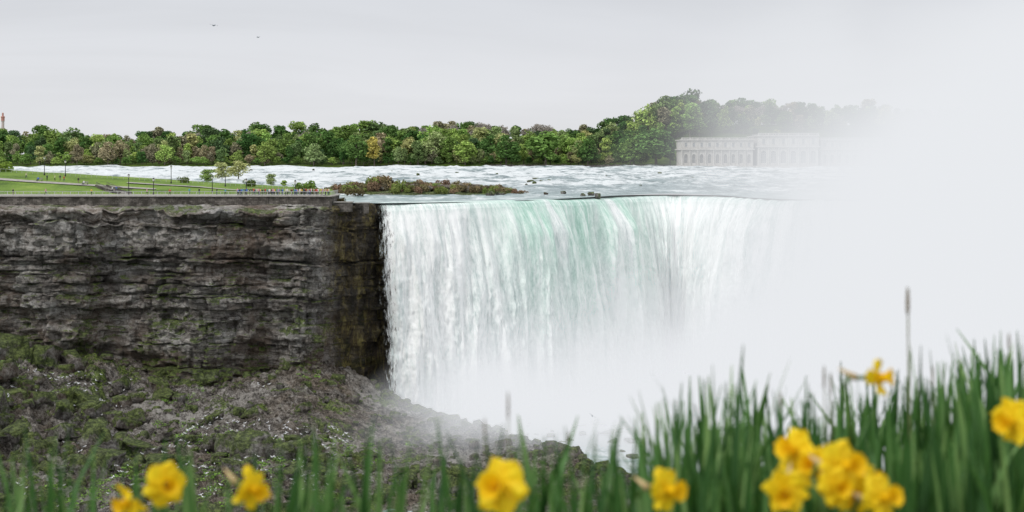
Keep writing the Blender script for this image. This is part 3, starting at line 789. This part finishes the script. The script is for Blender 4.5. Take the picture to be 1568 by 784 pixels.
def bench(x,y,r):
    mb=MB()
    for i in range(4): mb.box(-.9,.9,-.25+i*.13,-.15+i*.13,.43,.47)
    for i in range(3): mb.box(-.9,.9,.27,.31,.55+i*.14,.65+i*.14)
    for s in(-.75,.75): mb.box(s-.04,s+.04,-.22,-.16,0,.428,1);mb.box(s-.04,s+.04,.315,.37,0,.95,1);mb.box(s-.04,s+.04,-.155,.312,.36,.428,1)
    add("park_bench",mb.mesh("park_bench",[M_path,M_lamp]),None,(x,y,float(park_z(x,y))+.2),(0,0,r))
for px,y in [(60,408.5),(130,404.5)]:
    x=(px-784)/2178*y;bench(x,y,0);person(x-.3,y+.02,float(park_z(x,y))+.2,0,'sit')

# ================================================================= islet with scrub, rapids rocks, bushes
def bush_mesh(name,seed,n,size,w_=3,h_=2,nl=7):
    r=np.random.default_rng(seed)
    lobes=[(r.uniform(-w_,w_)*.6,r.uniform(-w_,w_)*.4,h_*r.uniform(.25,.75),h_*r.uniform(.3,.5)) for i in range(nl)]
    V,F=leaf_cloud(lobes,n,size,r);mb=MB()
    for l in lobes: mb.tube((l[0]*.3,l[1]*.3,-.4),(l[0],l[1],l[2]),.06,.02,4)
    nv=len(V)
    return mesh_from(name,np.vstack([V,np.array(mb.v)]),F.tolist()+[[i+nv for i in f] for f in mb.f],[M_fol,M_bark],False,midx=[0]*len(F)+[1]*len(mb.f))
BUSH=[bush_mesh("bush_foliage_%d"%i,500+i,700,0.2) for i in range(4)]
BT=[bare_mesh("bare_scrub_%d"%i,520+i,3.0,0.03) for i in range(2)]
def isl(x,y):
    sx=(x+27)/33;sy=(y-452)/22
    return -1.4+3.4*np.clip(1-(sx**2+sy**2),0,1)**.45
ix,iy=np.meshgrid(np.linspace(-64,8,180),np.linspace(428,478,110),indexing='ij')
grid("islet_rock",ix,iy,isl(ix,iy)+fbm(ix*.3,iy*.3,0,4,seed=111)*.9,M_bould,False)
IS=empty("islet_scrub");random.seed(31)
for i in range(190):
    a=random.uniform(-1,1);x=-27+a*31;y=452+random.uniform(-18,18)*math.sqrt(max(0,1-a*a))
    big=math.sqrt(max(0.05,1-a*a))
    hh=0.5+0.7*random.random()*big + (0.9*random.random() if a<-0.45 else 0)
    o=add("scrub",random.choice(BUSH),IS,(x,y,float(isl(x,y))-.1),(0,0,random.uniform(0,6)),(hh,hh,hh*random.uniform(.8,1.4)))
    o.color=(*random.choice([(0.24,0.17,0.11),(0.22,0.185,0.10),(0.19,0.24,0.07),(0.30,0.23,0.14),(0.24,0.29,0.09),(0.16,0.14,0.09)]),1)
for i in range(60):
    a=random.uniform(-1,.8);x=-27+a*28;y=452+random.uniform(-14,14)*math.sqrt(1-a*a);add("twigs",random.choice(BT),IS,(x,y,float(isl(x,y))),(0,0,random.uniform(0,6)),(1.4,1.4,1.4))
rk=[]
for px,py,s in [(812,279,1.3),(818,281,1),(830,280,1.6),(806,284,.8),(905,299,1.2),(915,301,1.5),(893,300,.8),(836,297,.7),(862,296,.8),(780,296,1.6),(765,298,1.5),(750,299,1.3),(560,270,1),(385,262,1.2),(1010,266,1.2),(640,268,.9),(480,262,1.3),(700,266,1.1),(870,276,.9),(820,276,1.4),(840,279,1.2),(740,272,.9),(600,264,1.1),(930,270,.9),(760,268,1),(520,266,1),(1060,274,.9),(980,286,.7)]:
    y=12*2178/(py-240)
    for _ in range(12): y=(12-float(river_z(y)))*2178/(py-240)
    rk.append(((px-784)/2178*y,y,float(river_z(y))+s*.15,s))
rocks("rapids_rocks",rk,M_bould)
def bush(x,y,z,s,c,name="shrub"):
    o=add(name,random.choice(BUSH),None,(x,y,z),(0,0,random.uniform(0,6)),(s,s,s));o.color=(*c,1)
bush(-56,384,1.6,2.0,(0.16,0.25,0.06));bush(-53.5,386,1.4,1.3,(0.17,0.26,0.06));bush(-155,432,7,1.8,(0.2,0.3,0.06));bush(-160,428,7,2.2,(0.18,0.29,0.05));bush(-44.5,371,-.2,.8,(0.1,0.09,0.04));bush(-46,420,.5,1.3,(.14,.12,.06));bush(-100,431,4,1.0,(.13,.18,.05));bush(-65,388,1.7,.8,(.2,.15,.05));bush(-80,431,3,1.1,(.13,.18,.05))
for i,(px,py,y) in enumerate([(435,266,470),(415,262,520),(318,250,560),(365,240,620),(340,246,610)]):
    x=(px-784)/2178*y
    tree(x,y,float(river_z(y))-.3,[4,5,6,9,8][i],random.choice(G_mid+G_lite),name="small_tree",parent=None,ws=1.5)

def scatter_clumps(name,pts,n,size,rad,mat):
    r=np.random.default_rng(9);Vs=[];Fs=[];o=0
    for (x,y,z,s) in pts:
        V,F=leaf_cloud([(x,y,z+rad*s*.2,rad*s)],n,size,r);V[:,2]=z+(V[:,2]-z)*.45
        Vs.append(V);Fs.append(F+o);o+=len(V)
    me=mesh_from(name,np.vstack(Vs),np.vstack(Fs),[mat],False);return add(name,me)
random.seed(77);pts=[]
cand=[(random.uniform(-150,-20),random.uniform(236,345)) for _ in range(4200)]
cx=np.array(cand);dn=fbm(cx[:,0]*.06,cx[:,1]*.06,0,3,seed=120);hz=talus_h(cx[:,0],cx[:,1])
for (x,y),d,z in zip(cand,dn,hz):
    if d>0.16 or (x<-100 and d>.05) : pts.append((x,y,z+.3,random.uniform(.5,1.5)))
o=scatter_clumps("talus_plants",pts,26,0.19,0.9,M_fol);o.color=(0.19,0.33,0.07,1)
def gull_geo(x,y,z,a,s,mb):
    ca,sa=math.cos(a),math.sin(a)
    def tr(px,py,pz): return (x+(px*ca-py*sa)*s,y+(px*sa+py*ca)*s,z+pz*s)
    secs=[(-.34,.02,.16,.0),(-.2,.07,.17,.02),(0,.11,.17,.0),(.16,.09,.19,.0),(.22,.05,.27,.0),(.26,.06,.33,.0),(.32,.045,.33,0),(.40,.008,.31,0)]
    b=len(mb.v);n=6
    for (px,r,pz,_) in secs:
        for i in range(n): q=6.283*i/n;mb.v.append(tr(px,r*math.cos(q),pz+r*math.sin(q)))
    for k_ in range(len(secs)-1):
        for i in range(n):
            j=(i+1)%n;mb.f.append([b+k_*n+i,b+k_*n+j,b+(k_+1)*n+j,b+(k_+1)*n+i]);mb.m.append(1 if (k_<3 and 0<=i<3) and k_<2 else 0)
M_gull=plain("gull_white",(0.75,0.75,0.75),.7,.05);M_gullg=plain("gull_grey",(0.30,0.32,0.35),.7,.05)
mb=MB();random.seed(50);pp=[(random.uniform(-150,-35),random.uniform(240,340)) for _ in range(2600)]
pz_=talus_h([p[0] for p in pp],[p[1] for p in pp]);dn=fbm(np.array([p[0] for p in pp])*.05,np.array([p[1] for p in pp])*.05,0,3,seed=130)
for (x,y),z,d in zip(pp,pz_,dn):
    if d>.03+random.uniform(-.15,.15): gull_geo(x,y,z+.5,random.uniform(0,6.28),random.uniform(1.0,1.4),mb)
add("gull_colony",mb.mesh("gull_colony",[M_gull,M_gullg]))
def flying(x,y,z,rot,s=1.0,bank=0.2):
    mb=MB();gull_geo(0,0,-.17,0,1.0,mb)
    for sd_ in(-1,1):
        mb.poly([(.12,0.05*sd_,.03),(.2,.35*sd_,.14),(.1,.68*sd_,.12),(-.1,.66*sd_,.11),(-.05,.33*sd_,.12),(-.12,.05*sd_,.02)],1)
        mb.poly([(.2,.35*sd_,.141),(.1,.68*sd_,.121),(-.12,.75*sd_,.06)],1)
    add("gull",mb.mesh("gull",[M_gullg,M_gullg]),None,(x,y,z),(bank,0.1,rot),(s,s,s))
flying((327-784)/2178*200,200,12+201/2178*200,1.2,1);flying((395-784)/2178*260,260,12+183/2178*260,.6,.9);flying((907-784)/2178*210,210,12-397/2178*210,1.9,.8,.6)

# ================================================================= near bank, daffodils
def bank_z(x,y):
    x=np.asarray(x,float);y=np.asarray(y,float)
    z=11.02-0.28*np.clip(y-2,0,3)-.5*np.clip(y-5,0,6)-1.1*np.clip(y-11,0,60)
    z=z+0.30*sstep(0.15,1.0,x/np.maximum(y,1)*2.4)*sstep(8,5,y)
    return np.maximum(z,-54)-.2*sstep(1.6,-1,y)
nx,ny=np.meshgrid(np.linspace(-90,90,240)**3/8100,np.r_[np.linspace(-8,8,120),np.linspace(8.5,75,60)],indexing='ij')
grid("near_bank_ground",nx,ny,bank_z(nx,ny)+fbm(nx*3,ny*3,0,3,seed=140)*.02,M_soil,True)

def leaf_mat():
    t=NT("daffodil_leaf");c=t.coord();g=t.n('ShaderNodeNewGeometry');r=g.outputs['Random Per Island']
    n=t.noise(c,1.0,3,.6,0,mapscale=(60,60,3))
    col=t.ramp(t.math('ADD',t.math('MULTIPLY',r,.7),t.math('MULTIPLY',n,.3)),[(0.15,(0.014,0.05,0.014)),(0.42,(0.038,0.112,0.028)),(0.66,(0.095,0.215,0.06)),(0.90,(0.28,0.42,0.15))])
    d=t.bsdf(col,0.5,None,0.3);tl=t.n('ShaderNodeBsdfTranslucent',{'Color':t.mix(.5,col,(0.10,.26,.02))}).outputs[0]
    return t.done(t.n('ShaderNodeMixShader',{0:.28,1:d,2:tl}).outputs[0])
M_leaf=leaf_mat()
def blades(name,specs,mat):
    V=[];F=[];o=0;K=7
    for (x,y,L_,lean,az,wd_,curl) in specs:
        z0=float(bank_z(x,y));u_=np.linspace(0,1,K)
        ang=lean*(u_)+curl*u_**3
        ds=L_/(K-1);hx=np.r_[0,np.cumsum(np.sin(ang[:-1])*ds)];hz_=np.r_[0,np.cumsum(np.cos(ang[:-1])*ds)]
        cxx=x+hx*math.cos(az);cyy=y+hx*math.sin(az)
        tw=az+1.57+random.uniform(-.9,.9)
        wx,wy=math.cos(tw),math.sin(tw)
        wdt=wd_*np.array([.8,.95,1,1,.95,.8,.12])
        nxn,nyn=-wy,wx
        for k_ in range(K):
            w_=wdt[k_]/2
            V+=[(cxx[k_]-wx*w_+nxn*w_*.35,cyy[k_]-wy*w_+nyn*w_*.35,z0+hz_[k_]),(cxx[k_],cyy[k_],z0+hz_[k_]),(cxx[k_]+wx*w_+nxn*w_*.35,cyy[k_]+wy*w_+nyn*w_*.35,z0+hz_[k_])]
        for k_ in range(K-1):
            b=o+k_*3;F+=[(b,b+1,b+4,b+3),(b+1,b+2,b+5,b+4)]
        o+=K*3
    return add(name,mesh_from(name,np.array(V),np.array(F),[mat],True))
random.seed(99);sp=[]
def clump(xc,yc,n,L_,spread=.06):
    for _ in range(n):
        a=random.uniform(0,6.28);r=random.random()**.5*spread
        sp.append((xc+math.cos(a)*r,yc+math.sin(a)*r,L_*random.uniform(.8,1.1),random.uniform(.02,.24),random.uniform(0,6.28),random.uniform(.010,.018),random.choice([0,0,.1,.3,.8])))
def place(px,y,n,topy,spread=.07):
    x=(px-784)/2178*y;zt=12-(topy-240)/2178*y;clump(x,y,n,max(.12,zt-float(bank_z(x,y))),spread)
for px in range(10,640,34):
    place(px+random.uniform(-15,15),random.uniform(2.2,2.7),random.randint(5,8),random.uniform(690,760),.05)
for px,ty_ in [(485,670),(560,680),(610,700),(430,700),(190,700),(40,740),(120,725),(570,690),(500,700),(460,715)]: place(px,2.4,4,ty_,.03)
for px in range(640,980,19): place(px+random.uniform(-8,8),random.uniform(2.3,3.0),random.randint(8,12),random.uniform(675,730),.06)
for px in range(995,1190,12): place(px+random.uniform(-8,8),random.uniform(2.4,3.4),14,float(np.interp(px,[990,1040,1090,1150,1190],[685,620,598,594,636]))+random.uniform(-10,35),.06)
for px in range(1190,1620,11): place(px+random.uniform(-8,8),random.uniform(2.4,3.8),14,float(np.interp(px,[1190,1230,1290,1350,1440,1500,1568],[640,605,594,582,565,560,540]))+random.uniform(-15,50),.07)
for px in range(1000,1640,12): place(px,random.uniform(2.2,2.6),8,random.uniform(660,735),.06)
for px in range(-200,1900,26):
    if px<-10 or px>1600: place(px,random.uniform(2.1,3.2),8,random.uniform(690,740) if px<0 else random.uniform(560,620),.07)
blades("daffodil_leaves",sp,M_leaf)

def petal_mat(name,c1,c2):
    t=NT(name);c=t.coord();n=t.noise(c,60,3)
    col=t.ramp(n,[(.35,c1),(.65,c2)])
    d=t.bsdf(col,.55,None,.2);tl=t.n('ShaderNodeBsdfTranslucent',{'Color':col}).outputs[0]
    return t.done(t.n('ShaderNodeMixShader',{0:.35,1:d,2:tl}).outputs[0])
M_pet=petal_mat("yellow_tepal",(0.90,0.64,0.012),(0.97,0.76,0.025));M_cor=petal_mat("deep_yellow_trumpet",(0.90,0.56,0.008),(0.96,0.65,0.012))
M_pap=plain("papery_spathe",(0.5,0.38,0.2),.9,.2,40);M_stem=plain("flower_stem",(0.07,0.15,0.03),.5,.2,30)
def daffodil(px,py,y,size,yaw,tilt,wilt=0.0):
    x=(px-784)/2178*y;z=12-(py-240)/2178*y
    V=[];F=[];Mi=[]
    def addgrid(P,mi):
        n,m=P.shape[:2];b=len(V);V.extend(P.reshape(-1,3).tolist())
        for f in grid_faces(n,m): F.append((f+b).tolist());Mi.append(mi)
    R=size/2
    for i in range(6):
        a=i*math.pi/3+random.uniform(-.12,.12);inner=i%2
        u_=np.linspace(0,1,8);v=np.linspace(-1,1,7);U,W=np.meshgrid(u_,v,indexing='ij')
        wd_=R*.48*np.sin(np.pi*np.clip(U*.93+.07,0,1))**.65*(1-.15*inner)*(1-.3*wilt)
        rr=R*(.12+.9*U);q=W*wd_
        zz=R*((.16+.5*wilt)*U**1.5*random.uniform(-.6,1.5)-.18*(W**2)*U+.09*np.sin(W*5+U*6+i)+(.03 if inner else 0))
        ca,sa=math.cos(a),math.sin(a)
        addgrid(np.stack([rr*ca-q*sa,rr*sa+q*ca,zz],-1),0)
    u_=np.linspace(0,1,9);v=np.linspace(0,2*np.pi,25);U,W=np.meshgrid(u_,v,indexing='ij')
    rr=R*(.14+.16*U+.14*sstep(.75,1,U))*(1+.10*np.sin(W*9)*sstep(.6,1,U))
    addgrid(np.stack([rr*np.cos(W),rr*np.sin(W),R*(.02+.78*U)+R*.04*np.sin(W*7)*U],-1),1)
    mb=MB()
    for k_ in range(6):
        a=k_*1.047;mb.tube((0.04*R*math.cos(a),.04*R*math.sin(a),0),(.07*R*math.cos(a),.07*R*math.sin(a),R*.55),.02*R,.03*R,5,1)
    mb.tube((0,0,0),(0,0,-R*.55),R*.1,R*.07,7,3);mb.tube((0,0,-R*.55),(0,0,-R*.95),R*.13,R*.09,7,3)
    b=len(V);V.extend(mb.v);F.extend([[i+b for i in f] for f in mb.f]);Mi.extend(mb.m)
    d=Vector((math.sin(yaw),-math.cos(yaw)*math.cos(tilt),math.sin(tilt))).normalized()
    q=d.to_track_quat('Z','Y')@Matrix.Rotation(random.uniform(0,1),4,'Z').to_quaternion()
    V=[tuple(Vector((x,y,z))+q@Vector(p)) for p in V]
    back=Vector((x,y,z))-d*R*.9
    g0=Vector((x+random.uniform(-.03,.03),y+.03,float(bank_z(x,y))))
    pts=[back,back-d*.014+Vector((0,0,.002)),back-d*.022-Vector((0,0,.014))]
    last=pts[-1]
    for k_ in range(1,6): pts.append(last.lerp(g0,k_/5)+Vector((.006*math.sin(k_*1.3),0,0)))
    mb=MB()
    for p,q2 in zip(pts[:-1],pts[1:]): mb.tube(p,q2,.0035,.0036,7,3)
    mb.tube(back-d*.002,back-d*.03+Vector((0,0,.016)),.006,.001,6,2)
    b=len(V);V.extend(mb.v);F.extend([[i+b for i in f] for f in mb.f]);Mi.extend(mb.m)
    add("daffodil",mesh_from("daffodil",np.array(V),F,[M_pet,M_cor,M_pap,M_stem],True,midx=Mi))
random.seed(4)
for a in [(253,742,2.1,.068,.5,.1),(200,768,2.1,.060,-.8,-.2,.6),(383,748,2.1,.064,.9,-.1,.5),(766,745,2.0,.084,-.45,.25),(1020,750,2.05,.068,.8,.1),(1203,752,2.0,.066,-.3,-.2,.2),
          (1218,690,2.1,.072,-.9,.3),(1290,712,2.0,.076,.6,.2),(1246,714,2.08,.066,-.6,.3),(1350,762,1.95,.066,.6,.3),(1341,578,2.15,.060,1.1,.1,.4),(1552,645,2.05,.070,-1.0,.0),(1308,755,2.02,.062,-.5,0),(1282,745,1.98,.058,.2,.1),(1325,735,2.1,.06,.8,.2,.3),(1690,640,2.4,.08,-.2,.1),(-90,740,2.3,.08,.2,.1)]:
    daffodil(*a)
M_stalk=plain("dry_stalk",(0.2,0.2,0.10),.8,.3,40);M_seed=plain("seed_head",(0.17,0.14,0.09),.9,.4,120)
def stalk(px,ty_,y,r=.0014,head=.05,lean=.01):
    x=(px-784)/2178*y;zt=12-(ty_-240)/2178*y;z0=float(bank_z(x,y));mb=MB();N=8
    P=[(x+lean*(1-(k_/N))**1.5*1.5,y,z0+(zt-z0)*k_/N) for k_ in range(N+1)]
    for p,q in zip(P[:-1],P[1:]): mb.tube(p,q,r,r*.85,5)
    hb=Vector(P[-1])-Vector((0,0,head))
    mb.lathe(hb,[(r,0),(r*1.9,head*.15),(r*2.1,head*.5),(r*1.5,head*.85),(r*.3,head)],7,1)
    for k_ in range(26):
        a=k_*2.4;t_=k_/26;p=hb+Vector((0,0,head*t_));mb.tube(p,p+Vector((math.cos(a),math.sin(a),.8))*r*2.6,r*.5,r*.1,3,1)
    add("grass_stalk",mb.mesh("grass_stalk",[M_stalk,M_seed]))
for a in [(1390,440,2.6,.0017,.05),(778,600,2.3,.0009,.045),(742,640,2.3,.0008,.03),(1262,560,2.5,.001,.04),(1272,570,2.5,.001,.04),(1428,560,2.7,.001,.04),(520,672,2.4,.0008,.03),(1545,510,2.6,.001,.03),(870,660,2.5,.0008,.03),(1195,600,2.6,.001,.03)]: stalk(*a)

# ================================================================= MIST (absorbing volume in the horseshoe, given its own glow for scattered light)
def mist():
    t=NT("glowing_spray_mist");c=t.coord()
    nz=t.n('ShaderNodeTexNoise',{'Vector':c,'Scale':0.022,'Detail':2.0,'Roughness':.5})
    off=t.n('ShaderNodeVectorMath',{0:nz.outputs['Color'],1:(.5,.5,.5)},operation='SUBTRACT').outputs[0]
    sc_=t.n('ShaderNodeVectorMath',{0:off,'Scale':60.0},operation='SCALE').outputs[0]
    p=t.n('ShaderNodeVectorMath',{0:c,1:sc_},operation='ADD').outputs[0]
    tot=None
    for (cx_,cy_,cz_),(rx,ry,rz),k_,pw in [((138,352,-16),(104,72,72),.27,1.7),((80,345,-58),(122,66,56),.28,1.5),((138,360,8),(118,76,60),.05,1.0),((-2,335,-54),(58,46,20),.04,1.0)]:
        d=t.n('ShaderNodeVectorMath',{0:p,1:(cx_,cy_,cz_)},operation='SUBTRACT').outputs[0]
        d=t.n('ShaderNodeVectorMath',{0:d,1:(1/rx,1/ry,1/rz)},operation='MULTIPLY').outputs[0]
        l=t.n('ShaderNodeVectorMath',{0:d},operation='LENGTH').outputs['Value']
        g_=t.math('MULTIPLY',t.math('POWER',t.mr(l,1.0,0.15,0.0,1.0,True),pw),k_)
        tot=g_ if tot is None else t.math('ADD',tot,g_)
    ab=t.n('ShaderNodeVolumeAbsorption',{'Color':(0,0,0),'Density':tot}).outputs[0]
    scatter_glow=t.n('ShaderNodeEmission',{'Color':(0.81,0.83,0.86),'Strength':tot}).outputs[0]  # added emission stands in for multiple scattering, also brightens the falls base
    s=t.n('ShaderNodeAddShader',{0:ab,1:scatter_glow}).outputs[0]
    t.link(s,t.out.inputs['Volume']);t.mat.cycles.volume_step_rate=1.2
    return t.mat
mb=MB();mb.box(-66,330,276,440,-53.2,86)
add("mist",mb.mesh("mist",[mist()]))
print("DONE")
